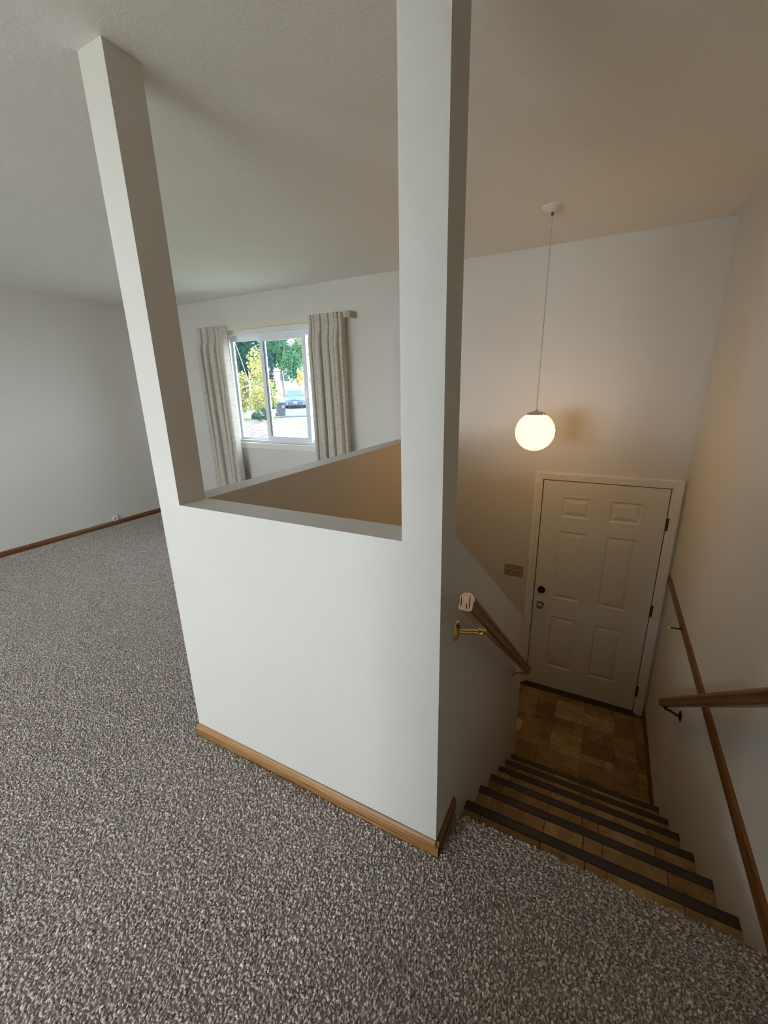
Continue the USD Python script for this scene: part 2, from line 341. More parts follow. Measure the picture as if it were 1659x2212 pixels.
for i in range(7):
    zt = ZL - RISE * (i + 1)
    if zt < LOW + 0.02: break
    obj('step', local(bx(XI + 0.002, -WP2 - 0.002, max(T + 0.002, yl - 0.245), yl, LOW, zt), lo), TM[1], low); yl -= 0.245

# ------------------------------------------------------------------ carpet: backing sheet and yarn tufts
cp = thing('carpet', 'grey-beige cut-pile carpet over the whole upper floor, with shade between tufts put into dark yarn', 'carpet', (-2, 0, 0), kind='stuff')
base = bx(-LX, XO, BACK_Y, D, -0.014, -0.001) + bx(XO - 0.01, WR, BACK_Y, 0.0, -0.014, -0.001) + bx(0.0, WR, -0.01, EDGE_Y - 0.008, -0.03, -0.001)
base += Manifold.cylinder(WR, 0.014, 0.014, 16).rotate([0, 90, 0]).translate([0.0, EDGE_Y - 0.012, -0.015])
obj('backing', local(base, (-2, 0, 0)), M['carpet_base'], cp)
def tuft_patch(size, step, r0, hgt, seed):
    g = np.random.default_rng(seed)
    n = int(round(size / step))
    V, F, o = [], [], 0
    S = 5
    ang = np.arange(S) * 2 * math.pi / S
    for i in range(n):
        for j in range(n):
            c = np.array([(i + 0.5 + g.uniform(-0.45, 0.45)) * step, (j + 0.5 + g.uniform(-0.45, 0.45)) * step, -0.003])
            az, tilt = g.uniform(0, 2 * math.pi), g.uniform(0.25, 1.1)
            dv = np.array([math.cos(az) * math.sin(tilt), math.sin(az) * math.sin(tilt), math.cos(tilt)])
            bend = np.array([math.cos(az + g.uniform(-1, 1)), math.sin(az + g.uniform(-1, 1)), -0.15])
            L, r = hgt * g.uniform(0.75, 1.25), r0 * g.uniform(0.75, 1.25)
            a = np.cross(dv, [0.3, 0.2, 0.9]); a /= np.linalg.norm(a); b = np.cross(dv, a)
            for t, q in ((0, 0.8), (0.55, 1.1), (0.95, 0.7)):
                p = c + dv * L * t + bend * L * 0.22 * t * t
                V.append(p + r * q * (np.cos(ang)[:, None] * a + np.sin(ang)[:, None] * b))
            V.append((c + dv * L * 1.06 + bend * L * 0.25)[None])
            for ring in range(2):
                for k in range(S):
                    k2 = (k + 1) % S
                    F += [(o + ring * S + k, o + ring * S + k2, o + ring * S + S + k2), (o + ring * S + k, o + ring * S + S + k2, o + ring * S + S + k)]
            for k in range(S): F.append((o + 2 * S + k, o + 2 * S + (k + 1) % S, o + 3 * S))
            o += 3 * S + 1
    V = np.vstack(V); V[:, :2] -= size / 2
    return V, np.array(F)
CELL = 0.26
pi_ = UsdGeom.PointInstancer.Define(stage, str(cp.GetPath()) + '/pile')
tag(pi_, kind='stuff')
protos = []
for k in range(3):
    pr = usdkit.mesh(stage, f'{pi_.GetPath()}/tuft_patch_{k:03d}' if k else f'{pi_.GetPath()}/tuft_patch', tuft_patch(CELL, 0.0070, 0.0033, 0.0085, 20 + k), M['tuft'], True)
    protos.append(pr.GetPath())
pi_.CreatePrototypesRel().SetTargets(protos)
pos, idx, ori, scl = [], [], [], []
def fill(x0, x1, y0, y1, bend=False):
    nx, ny = max(1, round((x1 - x0) / CELL)), max(1, round((y1 - y0) / CELL))
    sx, sy = (x1 - x0) / nx, (y1 - y0) / ny
    for i in range(nx):
        for j in range(ny):
            q = random.randrange(4)
            pos.append(Gf.Vec3f(x0 + (i + 0.5) * sx + 2, y0 + (j + 0.5) * sy, 0)); idx.append(random.randrange(3))
            h_ = q * math.pi / 4
            ori.append(Gf.Quath(math.cos(h_), 0, 0, math.sin(h_)))
            ax, ay = (sx, sy) if q % 2 == 0 else (sy, sx)
            scl.append(Gf.Vec3f(ax / CELL, ay / CELL, 1))
fill(-LX + 0.016, XO - 0.016, -2.2, D - 0.01)
fill(XO - 0.016, WR - 0.014, -1.155, -0.016)
fill(0.018, WR - 0.014, -0.016, EDGE_Y)
pi_.CreatePositionsAttr(pos); pi_.CreateProtoIndicesAttr(idx); pi_.CreateOrientationsAttr(ori); pi_.CreateScalesAttr(scl)

# ------------------------------------------------------------------ baseboards and wood strips
def base_profile(h, t=0.012):
    return [(0, 0), (t, 0), (t, h * 0.62), (t * 0.72, h * 0.74), (t * 0.8, h * 0.82), (t * 0.35, h), (0, h)]
HB = 0.057
def basebd(p0, p1, h=HB, flip=False):
    pr = base_profile(h)
    return extrude_path([(-a, b) for a, b in pr] if flip else pr, p0, p1)
struct('baseboard_half', join(basebd((-W - 0.006, 0, 0), (0.012, 0, 0)), basebd((-W, D, 0), (-W, 0, 0), flip=False)), M['oak_x'],
       'oak baseboard along the foot of the white half wall', 'baseboard')
struct('baseboard_half_side', basebd((0, -0.011, 0), (0, EDGE_Y + 0.012, 0)), M['oak_dark'], 'short oak baseboard end turning the corner of the half wall at the stairs', 'baseboard')  # darker oak than the front board: its shade is in the colour
struct('baseboard_left', basebd((-LX, BACK_Y, 0), (-LX, D, 0)), M['oak_dark'], 'oak baseboard along the far left wall, its shade put into a darker oak colour', 'baseboard')  # backlit board, so shade is put into the darker oak colour
struct('baseboard_front', basebd((-LX, D, 0), (XO, D, 0)), M['oak_x'], 'oak baseboard below the window', 'baseboard')
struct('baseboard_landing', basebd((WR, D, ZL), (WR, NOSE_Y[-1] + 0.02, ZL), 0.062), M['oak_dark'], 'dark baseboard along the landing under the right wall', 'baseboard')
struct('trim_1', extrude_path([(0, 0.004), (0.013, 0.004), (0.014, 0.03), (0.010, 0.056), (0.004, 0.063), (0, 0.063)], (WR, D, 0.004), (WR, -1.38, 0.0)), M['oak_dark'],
       'long thin oak strip along the right wall at the level of the upper floor', 'wood trim')
ds = thing('door_stop', 'small dark peg door stop with pale tip on the long oak strip', 'door stop', (WR - 0.014, 1.908, 0.032))
obj('base_plate', join(trimesh.creation.cylinder(0.011, 0.005, sections=20, transform=trimesh.transformations.rotation_matrix(math.pi / 2, [0, 1, 0]))), M['bronze'], ds, 40)
obj('peg', tube([(0, 0, 0), (-0.012, 0, -0.001), (-0.062, 0, -0.006)], [0.007, 0.0042, 0.0042], 12), M['bronze'], ds, 40)
obj('tip', tube([(-0.060, 0, -0.006), (-0.066, 0, -0.0065), (-0.074, 0, -0.007)], [0.0055, 0.006, 0.0048], 12), M['rubber_white'], ds, 40, label='pale rubber tip')

# ------------------------------------------------------------------ front window with frame, three lights, casing
win = thing('window_1', 'white sliding window with two upright bars between the curtains, trees and a car outside', 'window', ((OX0 + OX1) / 2, D, OZ0), kind='structure')
wo = ((OX0 + OX1) / 2, D, OZ0)
def wobj(name, m, mt, **k): return obj(name, local(m, wo), mt, win, **k)
FY0, FY1 = D + 0.045, D + 0.115
fr = bx(OX0, OX1, FY0, FY1, OZ0, OZ1) - bx(OX0 + 0.035, OX1 - 0.035, FY0 - 0.1, FY1 + 0.1, OZ0 + 0.034, OZ1 - 0.045)
wobj('window_frame', fr, M['vinyl'])
def sash(x0, x1, y0, y1, z0, z1, s=0.03):
    return rbx(x0, x1, y0, y1, z0, z1, 0.003) - bx(x0 + s, x1 - s, y0 - 0.1, y1 + 0.1, z0 + s, z1 - s)
za, zb = OZ0 + 0.03, OZ1 - 0.04
for n_, (x0, x1, y0, y1, s, zt) in enumerate([(-3.136, -2.506, D + 0.050, D + 0.074, 0.052, zb), (OX0 + 0.03, -3.085, D + 0.082, D + 0.105, 0.030, zb), (-2.556, OX1 - 0.03, D + 0.082, D + 0.105, 0.030, zb)]):
    sh = wobj('sash', sash(x0, x1, y0, y1, za, zt, s), M['vinyl'])
    obj('pane', local(bx(x0 + s - 0.004, x1 - s + 0.004, (y0 + y1) / 2 - 0.002, (y0 + y1) / 2 + 0.002, za + s - 0.004, zt - s + 0.004), wo), M['glass'], sh)
    if n_ == 0:
        obj('gasket', local(bx(x0 + s - 0.001, x0 + s + 0.006, y0 + 0.002, y1, za + s, zt - s), wo), M['vinyl_dark'], sh)
        obj('latch', local(join(rbx(-2.548, -2.528, y0 - 0.022, y0, 1.43, 1.53, 0.004), rbx(-2.552, -2.524, y0 - 0.006, y0, 1.40, 1.56, 0.002)), wo), M['vinyl'], sh)
for zz_ in (OZ0 + 0.012, OZ0 + 0.026):
    wobj('track', rbx(OX0 + 0.02, OX1 - 0.02, FY0 - 0.012, FY0 + 0.002, zz_, zz_ + 0.006, 0.001), M['vinyl'])
jam = bx(OX0 - 0.002, OX1 + 0.002, D - 0.004, FY0 + 0.002, OZ0 - 0.002, OZ1 + 0.002) - bx(OX0 + 0.010, OX1 - 0.010, D - 0.1, FY0 + 0.1, OZ0 + 0.008, OZ1 - 0.010)
wobj('jamb', jam, M['white_trim'])
for (x0, x1, z0, z1) in ((OX0 - 0.062, OX1 + 0.062, OZ1 - 0.004, OZ1 + 0.055), (OX0 - 0.062, OX0 + 0.004, OZ0 + 0.004, OZ1 - 0.004), (OX1 - 0.004, OX1 + 0.062, OZ0 + 0.004, OZ1 - 0.004), (OX0 - 0.062, OX1 + 0.062, OZ0 - 0.060, OZ0 + 0.004)):
    wobj('casing', rbx(x0, x1, D - 0.015, D, z0, z1, 0.003), M['white_trim'])
struct('unseen_roof_eave', bx(-LX - 0.7, WR + 0.7, D + 0.16, D + 0.80, H + 0.02, H + 0.10), M['white_trim'], 'white roof eave outside above the window, out of view, shading the glass', 'eave')  # out of view, shades the window from above

def back_window(name, w, label, cat):
    o = ((w[0] + w[1]) / 2, BACK_Y, w[2])
    t = thing(name, label, cat, o, kind='structure')
    y0, y1 = BACK_Y - 0.09, BACK_Y - 0.03
    obj('window_frame', local(bx(w[0], w[1], y0, y1, w[2], w[3]) - bx(w[0] + 0.04, w[1] - 0.04, y0 - 1, y1 + 1, w[2] + 0.04, w[3] - 0.04), o), M['vinyl'], t)
    c = (w[0] + w[1]) / 2
    obj('mullion', local(bx(c - 0.025, c + 0.025, y0, y1, w[2] + 0.03, w[3] - 0.03), o), M['vinyl'], t)
    for a, b in ((w[0] + 0.036, c - 0.02), (c + 0.02, w[1] - 0.036)):
        obj('pane', local(bx(a, b, BACK_Y - 0.062, BACK_Y - 0.058, w[2] + 0.036, w[3] - 0.036), o), M['glass'], t)
back_window('window_2', WIN_B, 'unseen big window in the wall behind the photographer, placed to light the half wall', 'window')
w3 = thing('window_3', 'unseen window in the left wall behind the photographer, placed to light the ceiling', 'window', (-LX, WIN_A[0], WIN_A[2]), kind='structure')
o3 = (-LX, WIN_A[0], WIN_A[2]); c3 = (WIN_A[0] + WIN_A[1]) / 2
obj('window_frame', local(bx(-LX - 0.09, -LX - 0.03, WIN_A[0], WIN_A[1], WIN_A[2], WIN_A[3]) - bx(-LX - 1, -LX + 1, WIN_A[0] + 0.04, WIN_A[1] - 0.04, WIN_A[2] + 0.04, WIN_A[3] - 0.04), o3), M['vinyl'], w3)
obj('mullion', local(bx(-LX - 0.09, -LX - 0.03, c3 - 0.025, c3 + 0.025, WIN_A[2] + 0.03, WIN_A[3] - 0.03), o3), M['vinyl'], w3)
for a, b in ((WIN_A[0] + 0.036, c3 - 0.02), (c3 + 0.02, WIN_A[1] - 0.036)):
    obj('pane', local(bx(-LX - 0.062, -LX - 0.058, a, b, WIN_A[2] + 0.036, WIN_A[3] - 0.036), o3), M['glass'], w3)

# ------------------------------------------------------------------ curtains on their rail
RZ0, RZ1, RYF = 2.153, 2.200, D - 0.105
rail = thing('curtain_rail', 'cream traverse curtain rail across the top of the window', 'curtain rail', (-2.85, D, 2.18))
ro = (-2.85, D, 2.18)
prof = [(0, RZ0), (0.016, RZ0), (0.016, RZ0 + 0.006), (0.006, RZ0 + 0.012), (0.006, RZ1 - 0.014), (0.016, RZ1 - 0.008), (0.016, RZ1), (0, RZ1)]
rl = CrossSection([[(a, b) for a, b in prof]]).extrude(1.98).rotate([90, 0, 90]).translate([-3.84, RYF, 0])
obj('rail', local(rl, ro), M['rod'], rail)
for x in (-3.846, -1.866):
    obj('rail_end', local(rbx(x, x + 0.014, RYF - 0.006, D, RZ0 - 0.004, RZ1 + 0.004, 0.002), ro), M['rod_end'], rail, label='tan end bracket')
obj('end_plate', local(rbx(-1.905, -1.852, RYF - 0.012, RYF - 0.004, RZ0 - 0.004, RZ1 + 0.003, 0.002), ro), M['rod_end'], rail, label='tan end plate of the rail')
obj('screw', local(trimesh.creation.cylinder(0.004, 0.006, sections=12, transform=trimesh.transformations.translation_matrix([-2.86, RYF - 0.001, 2.176]) @ trimesh.transformations.rotation_matrix(math.pi / 2, [1, 0, 0])), ro), M['hinge'], rail)
def curtain(name, x0t, x1t, x0b, x1b, folds, seed, label):
    g = np.random.default_rng(seed)
    NC, NR = 240, 44
    ztop, zbot = 2.196, 0.05
    ph = g.uniform(0, 6.28, 6)
    pleat = np.cumsum(g.uniform(0.55, 1.45, folds)); pleat = np.concatenate([[0], pleat / pleat[-1]])
    amps = g.uniform(0.6, 1.25, folds)
    P = np.zeros((NR, NC, 3))
    for r in range(NR):
        t = (r / (NR - 1)) ** 1.25
        z = ztop + (zbot - ztop) * t
        x0 = x0t + (x0b - x0t) * t; x1 = x1t + (x1b - x1t) * t
        for c in range(NC):
            s = c / (NC - 1)
            k = min(folds - 1, int(np.searchsorted(pleat, s, 'right') - 1))
            u = (s - pleat[k]) / (pleat[k + 1] - pleat[k])
            wv = math.sin(math.pi * u) ** 0.45
            topk = min(1.0, 0.62 + 0.38 * min(1, t / 0.10))
            pinch = 1 - 0.30 * math.exp(-((t - 0.055) / 0.03) ** 2)
            dep = 0.075 * amps[k] * topk * pinch * (1 + 0.18 * math.sin(3 * t + ph[k % 6]))
            x = x0 + (x1 - x0) * s + -0.010 * math.sin(2 * math.pi * u) * topk + 0.004 * math.sin(5 * t + ph[k % 6])
            P[r, c] = (x, RYF - 0.019 - dep * wv, z)
    front = P.reshape(-1, 3); back_ = front + [0, 0.0028, 0]
    F = []
    n = NR * NC
    for r in range(NR - 1):
        for c in range(NC - 1):
            a = r * NC + c
            F += [(a, a + NC, a + 1), (a + 1, a + NC, a + NC + 1), (n + a, n + a + 1, n + a + NC), (n + a + 1, n + a + NC + 1, n + a + NC)]
    edge = [r * NC for r in range(NR)] + [(NR - 1) * NC + c for c in range(1, NC)] + [r * NC + NC - 1 for r in range(NR - 2, -1, -1)] + [c for c in range(NC - 2, 0, -1)]
    for a, b in zip(edge, edge[1:] + edge[:1]): F += [(a, n + a, b), (b, n + a, n + b)]
    o = ((x0t + x1t) / 2, RYF, 0.05)
    t_ = thing(name, label, 'curtain', o, group='curtains at the window')
    obj('cloth', (np.vstack([front, back_]) - o, np.array(F)), M['curtain'], t_, 60)
    for k in range(folds):
        if k % 2 == 0:
            xs = x0t + (x1t - x0t) * pleat[k] + 0.01
            obj('hook', local(tube([(xs, RYF - 0.0065, 2.150), (xs, RYF - 0.006, 2.165), (xs, RYF - 0.006, 2.185)], 0.0015, 6), o), M['steel'], t_)
curtain('curtain', -3.850, -3.430, -3.810, -3.385, 11, 3, 'pleated off-white slub curtain on the left side of the window')
curtain('curtain', -2.290, -1.935, -2.275, -1.885, 12, 5, 'pleated off-white slub curtain on the right side of the window')

# ------------------------------------------------------------------ entry door
do = ((DX0 + DX1) / 2, D, ZL)
dr = thing('door_1', 'white six-panel entry door at the foot of the stairs', 'door', do, kind='structure')
DY = D + 0.004
cols = ((0.087, 0.303), (0.4465, 0.6655)); rows = ((0.442, 0.614), (-0.319, 0.315), (-1.027, -0.502))
face = sbox(DX0 + 0.006, ZL + 0.020, DX1 - 0.006, DZ1 - 0.006)
for a, b in cols:
    for c, d in rows: face = face.difference(sbox(a, c, b, d))
v2, f2 = trimesh.creation.triangulate_polygon(face, engine='earcut')
v3 = np.column_stack([v2[:, 0], np.full(len(v2), DY), v2[:, 1]])
fm = trimesh.Trimesh(v3, f2, process=False)
if fm.face_normals[0][1] > 0: fm.invert()
leafback = bx(DX0 + 0.006, DX1 - 0.006, DY + 0.012, DY + 0.044, ZL + 0.020, DZ1 - 0.006)
rim = bx(DX0 + 0.006, DX1 - 0.006, DY + 0.001, DY + 0.02, ZL + 0.020, DZ1 - 0.006) - bx(DX0 + 0.02, DX1 - 0.02, DY - 1, DY + 1, ZL + 0.03, DZ1 - 0.02)
leaf = obj('leaf', local(join(fm, leafback, rim), do), M['door'], dr)
def panel_mesh(a, b, c, d):
    rings = [(0.0, 0.0), (0.004, 0.003), (0.009, 0.0075), (0.013, 0.0085), (0.019, 0.0085), (0.022, 0.0075), (0.044, 0.001), (0.047, 0.0004)]
    V, F = [], []
    for off, dep in rings:
        V += [(a + off, DY + dep, c + off), (b - off, DY + dep, c + off), (b - off, DY + dep, d - off), (a + off, DY + dep, d - off)]
    for r in range(len(rings) - 1):
        for k in range(4):
            p, q = r * 4 + k, r * 4 + (k + 1) % 4
            F += [(p, q, q + 4), (p, q + 4, p + 4)]
    o = (len(rings) - 1) * 4
    F += [(o, o + 1, o + 2), (o, o + 2, o + 3)]
    return trimesh.Trimesh(np.array(V), np.array(F), process=False)
for c, d in rows:
    for a, b in cols:
        obj('panel', local(panel_mesh(a, b, c, d), do), M['door'], leaf)
# jamb and moulded casing
jb = bx(DX0 - 0.012, DX1 + 0.012, D - 0.002, D + 0.16, ZL, DZ1 + 0.012) - bx(DX0, DX1, D - 0.1, D + 0.3, ZL - 0.1, DZ1)
obj('jamb', local(jb, do), M['white_trim'], dr)
obj('outer_panel', local(bx(DX0 - 0.01, DX1 + 0.01, D + 0.10, D + 0.155, ZL, DZ1 + 0.01), do), M['door'], dr, label='outer storm side of the door')
CW = 0.064
cprof = [(0.0, 0.0), (0.0, 0.009), (0.004, 0.011), (0.016, 0.011), (0.020, 0.014), (0.030, 0.0135), (0.036, 0.017), (0.050, 0.0185), (0.058, 0.018), (CW, 0.012), (CW, 0.0)]
xl, xr, zt = DX0 - 0.005, DX1 + 0.008, DZ1 + 0.004
path = lambda w: [(xl - w, ZL), (xl - w, zt + w), (xr + w, zt + w), (xr + w, ZL)]
for s_ in range(3):
    V, F = [], []
    for w, dep in cprof:
        p = path(w)
        for e in (p[s_], p[s_ + 1]): V.append((e[0], D - dep, e[1]))
    n = len(cprof)
    for k in range(n):
        a, b = 2 * k, 2 * ((k + 1) % n)
        F += [(a, b, b + 1), (a, b + 1, a + 1)]
    for k in range(1, n - 1): F += [(0, 2 * k, 2 * k + 2), (1, 2 * k + 3, 2 * k + 1)]
    cm = trimesh.Trimesh(np.array(V), np.array(F), process=False); cm.fix_normals()
    obj('casing', local(cm, do), M['white_trim'], dr)
obj('threshold', local(rbx(DX0 - 0.035, DX1 + 0.02, D - 0.045, D + 0.10, ZL - 0.01, ZL + 0.009, 0.003) + rbx(DX0 - 0.011, DX1 + 0.011, D - 0.018, D + 0.03, ZL - 0.005, ZL + 0.016, 0.003), do), M['sill'], dr)
ry = trimesh.transformations.rotation_matrix(math.pi / 2, [1, 0, 0])
def knob(profile, x, z):
    m = trimesh.creation.revolve(np.array(profile), sections=32); m.apply_transform(ry); m.apply_translation((x, DY, z)); return local(m, do)
obj('door_knob', knob([(0, 0), (0.031, 0), (0.032, 0.004), (0.026, 0.008), (0.012, 0.012), (0.011, 0.028), (0.020, 0.034), (0.0265, 0.044), (0.027, 0.054), (0.022, 0.062), (0.010, 0.066), (0, 0.066)], -0.009, -0.402), M['nickel'], dr, 40, label='round nickel door knob')
db = obj('deadbolt', knob([(0, 0), (0.0315, 0), (0.032, 0.010), (0.029, 0.016), (0.020, 0.018), (0, 0.018)], -0.011, -0.258), M['bronze'], dr, 40, label='round black deadbolt')
obj('thumb_turn', local(rbx(-0.027, 0.005, DY - 0.032, DY - 0.016, -0.263, -0.253, 0.003), do), M['bronze'], db)
for z in (0.475, -0.266, -1.045):
    hg = obj('hinge', local(tube([(DX1 + 0.006, D - 0.008, z - 0.05), (DX1 + 0.006, D - 0.008, z + 0.05)], 0.007, 12), do), M['hinge'], dr, 40)
    obj('hinge_leaf', local(rbx(DX1 - 0.006, DX1 + 0.004, DY - 0.002, DY + 0.012, z - 0.045, z + 0.045, 0.001), do), M['hinge'], hg)
obj('strike', local(rbx(DX0 - 0.012, DX0 - 0.002, D - 0.005, D + 0.001, -0.415, -0.375, 0.001), do), M['hinge'], dr)

# ------------------------------------------------------------------ switch plate beside the door
sp = thing('light_switch', 'antique brass triple light switch plate beside the entry door', 'light switch', (-0.264, D, -0.117))
obj('plate', rbx(-0.084, 0.084, -0.006, 0, -0.057, 0.057, 0.004), M['brass_plate'], sp)
for k in (-1, 0, 1):
    x = k * 0.046
    tg = obj('toggle', rbx(x - 0.004, x + 0.004, -0.018, -0.004, -0.004 + 0.004 * (k != 0), 0.012 + 0.002 * (k != 0), 0.0015), M['ivory'], sp)
    obj('slot', rbx(x - 0.006, x + 0.006, -0.0068, -0.005, -0.013, 0.013, 0.0005), M['hole'], tg)
    for z in (-0.030, 0.030):
        obj('screw', trimesh.creation.cylinder(0.003, 0.003, sections=10, transform=trimesh.transformations.translation_matrix([x, -0.0065, z]) @ ry), M['brass'], sp)

# ------------------------------------------------------------------ jack box on the left wall
jk = thing('wall_jack', 'small white surface-mounted jack box just above the baseboard of the left wall', 'wall jack', (-LX, 1.752, 0.084))
obj('box', rbx(0, 0.028, -0.030, 0.030, -0.026, 0.026, 0.004), M['white_plastic'], jk)
obj('socket', rbx(0.0275, 0.029, -0.018, -0.006, -0.012, 0.004, 0.0005), M['hole'], jk)
obj('screw', trimesh.creation.cylinder(0.003, 0.002, sections=10, transform=trimesh.transformations.translation_matrix([0.0285, 0.012, 0.0]) @ trimesh.transformations.rotation_matrix(math.pi / 2, [0, 1, 0])), M['steel'], jk)

# ------------------------------------------------------------------ pendant globe lamp
lp = thing('pendant_lamp', 'lit white globe pendant lamp hanging on a thin cord over the landing', 'pendant lamp', (-0.07, 1.955, H))
obj('canopy', lathe([(0, -0.030), (0.012, -0.030), (0.020, -0.026), (0.045, -0.014), (0.060, -0.004), (0.061, 0), (0, 0)], 40), M['canopy'], lp, 40)
obj('strain_relief', lathe([(0, -0.046), (0.006, -0.046), (0.008, -0.030), (0, -0.030)], 16), M['hinge'], lp, 40)
zg = 1.222 - H; R_ = 0.124
obj('cord', tube([(0, 0, -0.035), (0.001, 0, -0.5), (-0.001, 0, -0.9), (0, 0, zg + R_ + 0.014)], 0.0032, 8), M['cord'], lp, 60)
th = np.linspace(math.pi, 0.50, 40)
obj('globe', lathe([(0 if i == 0 else R_ * math.sin(a), zg + R_ * math.cos(a)) for i, a in enumerate(th)] + [(R_ * math.sin(0.50) * 0.9, zg + R_ * math.cos(0.50) + 0.004), (0, zg + R_ * math.cos(0.50) + 0.004)], 56), M['globe'], lp, 60)
zc = zg + R_ * math.cos(0.50)
obj('fitter', lathe([(0, zc - 0.004), (0.060, zc - 0.004), (0.062, zc + 0.004), (0.056, zc + 0.012), (0.030, zc + 0.020), (0.010, zc + 0.026), (0.007, zc + 0.036), (0, zc + 0.036)], 40), M['steel'], lp, 40)
obj('thumb_screw', local(trimesh.creation.icosphere(2, 0.004), (-0.050, 0.036, -(zc + 0.008))), M['brass'], lp, 40)

# ------------------------------------------------------------------ handrails
def rail_profile(w=0.042, h=0.050):
    pts = []
    for a in np.linspace(0, math.pi, 9): pts.append((w / 2 * math.cos(a), h * 0.12 + h * 0.38 * math.sin(a)))
    pts += [(-w * 0.42, -h * 0.02), (-w * 0.44, -h * 0.14), (-w * 0.44, -h * 0.40), (-w * 0.32, -h * 0.5), (w * 0.32, -h * 0.5), (w * 0.44, -h * 0.40), (w * 0.44, -h * 0.14), (w * 0.42, -h * 0.02)]
    return pts
def handrail(label, p0, p1, wallx, brackets, mt_, cracks=False):
    p0, p1 = np.array(p0, float), np.array(p1, float)
    t = thing('handrail', label, 'handrail', p0, group='stair handrails')
    obj('rail', extrude_path(rail_profile(), p0 - p0, p1 - p0), M['oak_rail'], t, 35)
    d = (p1 - p0) / np.linalg.norm(p1 - p0); a = np.cross(d, [0, 0, 1]); a /= np.linalg.norm(a); b = np.cross(a, d)
    eg = obj('cut_end', extrude_path([(x * 0.97, y * 0.97) for x, y in rail_profile()], -d * 0.0012, d * 0.001), M['endgrain'], t, label='pale cut end of the rail')
    if cracks:
        for u, v0, v1 in ((-0.012, -0.017, 0.013), (0.004, -0.019, -0.004), (0.010, -0.017, 0.018)):
            pts = [-d * 0.0014 + a * (u - 0.004 * q) + b * (v0 + (v1 - v0) * q) for q in (0, 0.35, 0.7, 1)]
            obj('crack', tube(pts, [0.0007, 0.0013, 0.0011, 0.0005], 6), M['crack'], eg)
    s = math.copysign(1, p0[0] - wallx)
    for (yy_, dz, dy) in brackets:
        k = (yy_ - p0[1]) / (p1[1] - p0[1]); c = p0 + (p1 - p0) * k - p0         # rail centre at the bracket
        wx = wallx - p0[0]
        und = c - b * 0.026
        pl = np.array([wx, c[1] + dy, c[2] - dz])
        br = obj('bracket', tube([pl + [s * 0.004, 0, 0], pl + [s * 0.020, -dy * 0.15, -0.004], pl + [s * 0.050, -dy * 0.6, (und[2] - pl[2] - 0.016) * 0.6], np.array([c[0] - s * 0.006, und[1], und[2] - 0.014]), und], [0.0085, 0.0075, 0.007, 0.0072, 0.008], 12), mt_, t, 50)
        ro_ = trimesh.creation.revolve(np.array([(0, 0.012), (0.012, 0.011), (0.024, 0.007), (0.031, 0.003), (0.032, 0), (0, 0)]), sections=32)
        ro_.apply_transform(trimesh.transformations.rotation_matrix(math.pi / 2 * s, [0, 1, 0])); ro_.apply_translation(pl)
        obj('rosette', ro_, mt_, br, 40)
        obj('saddle', extrude_path([(-0.012, -0.004), (0.012, -0.004), (0.012, 0), (-0.012, 0)], und - d * 0.030, und + d * 0.030), mt_, br)
    return t
handrail('oak handrail on the sloping stair wall at left, on shiny brass brackets', (0.078, -0.016, 0.981), (0.078, 1.425, -0.209), 0.0, [(0.212, 0.016, -0.060), (1.372, 0.055, 0.0)], M['brass'], True)
handrail('oak handrail on the right wall of the stairs, on black brackets', (0.842, 1.662, -0.355), (0.842, 0.06, 0.922), WR, [(1.60, 0.045, -0.03), (0.18, 0.075, 0)], M['bronze'])

# ------------------------------------------------------------------ outside the window
def gz(x, y):                                                     # height of the rising front yard
    d = np.maximum(0, (np.asarray(y) - D) * 0.77 - (np.asarray(x) + 1.5) * 0.64)
    return -1.5 + 0.037 * (d + 2) + 0.0006 * np.maximum(0, d - 38) ** 2
def ground_mesh(x0, x1, y0, y1, nx, ny, lift=0.0, inside=None, thick=0.25):
    xs, ys = np.linspace(x0, x1, nx), np.linspace(y0, y1, ny)
    X, Y = np.meshgrid(xs, ys, indexing='ij'); Z = gz(X, Y) + lift + 0.05 * (meshkit.noise(np.stack([X * 0.6, Y * 0.6, X * 0], -1), 3) - 0.5)
    top = np.stack([X, Y, Z], -1).reshape(-1, 3); bot = top - [0, 0, thick]
    n = nx * ny; F = []
    for i in range(nx - 1):
        for j in range(ny - 1):
            a, b, c, d = i * ny + j, (i + 1) * ny + j, (i + 1) * ny + j + 1, i * ny + j + 1
            F += [(a, b, c), (a, c, d), (n + a, n + c, n + b), (n + a, n + d, n + c)]
    e = [i * ny for i in range(nx)] + [(nx - 1) * ny + j for j in range(1, ny)] + [i * ny + ny - 1 for i in range(nx - 2, -1, -1)] + [j for j in range(ny - 2, 0, -1)]
    for a, b in zip(e, e[1:] + e[:1]): F += [(a, n + b, b), (a, n + a, n + b)]
    return np.vstack([top, bot]), np.array(F)
M['grass'] = mat('lawn_grass', {'g': ('geometry', {}), 'n': ('noise_texture', {'scale': 1.1, 'detail': 6.0, 'roughness': 0.7}), 'n2': ('noise_texture', {'scale': 9.0, 'detail': 3.0}),
    'r': ('rgb_ramp', {'ramp': [(0.3, (0.085, 0.125, 0.06)), (0.5, (0.16, 0.19, 0.11)), (0.68, (0.26, 0.26, 0.18))]}), 'r2': ('rgb_ramp', {'ramp': [(0.3, (0.7, 0.7, 0.7)), (0.7, (1, 1, 1))]}),
    'x': ('mix', {'mix_type': 'multiply', 'fac': 1.0}), 'b': ('bump', {'distance': 0.05}), 'p': ('principled_bsdf', {'roughness': 0.9, 'specular_ior_level': 0.1})},
    [('g.position', 'n.vector'), ('g.position', 'n2.vector'), ('n.fac', 'r.fac'), ('n2.fac', 'r2.fac'), ('r.color', 'x.color1'), ('r2.color', 'x.color2'), ('x.color', 'p.base_color'), ('n2.fac', 'b.height'), ('b.normal', 'p.normal')])
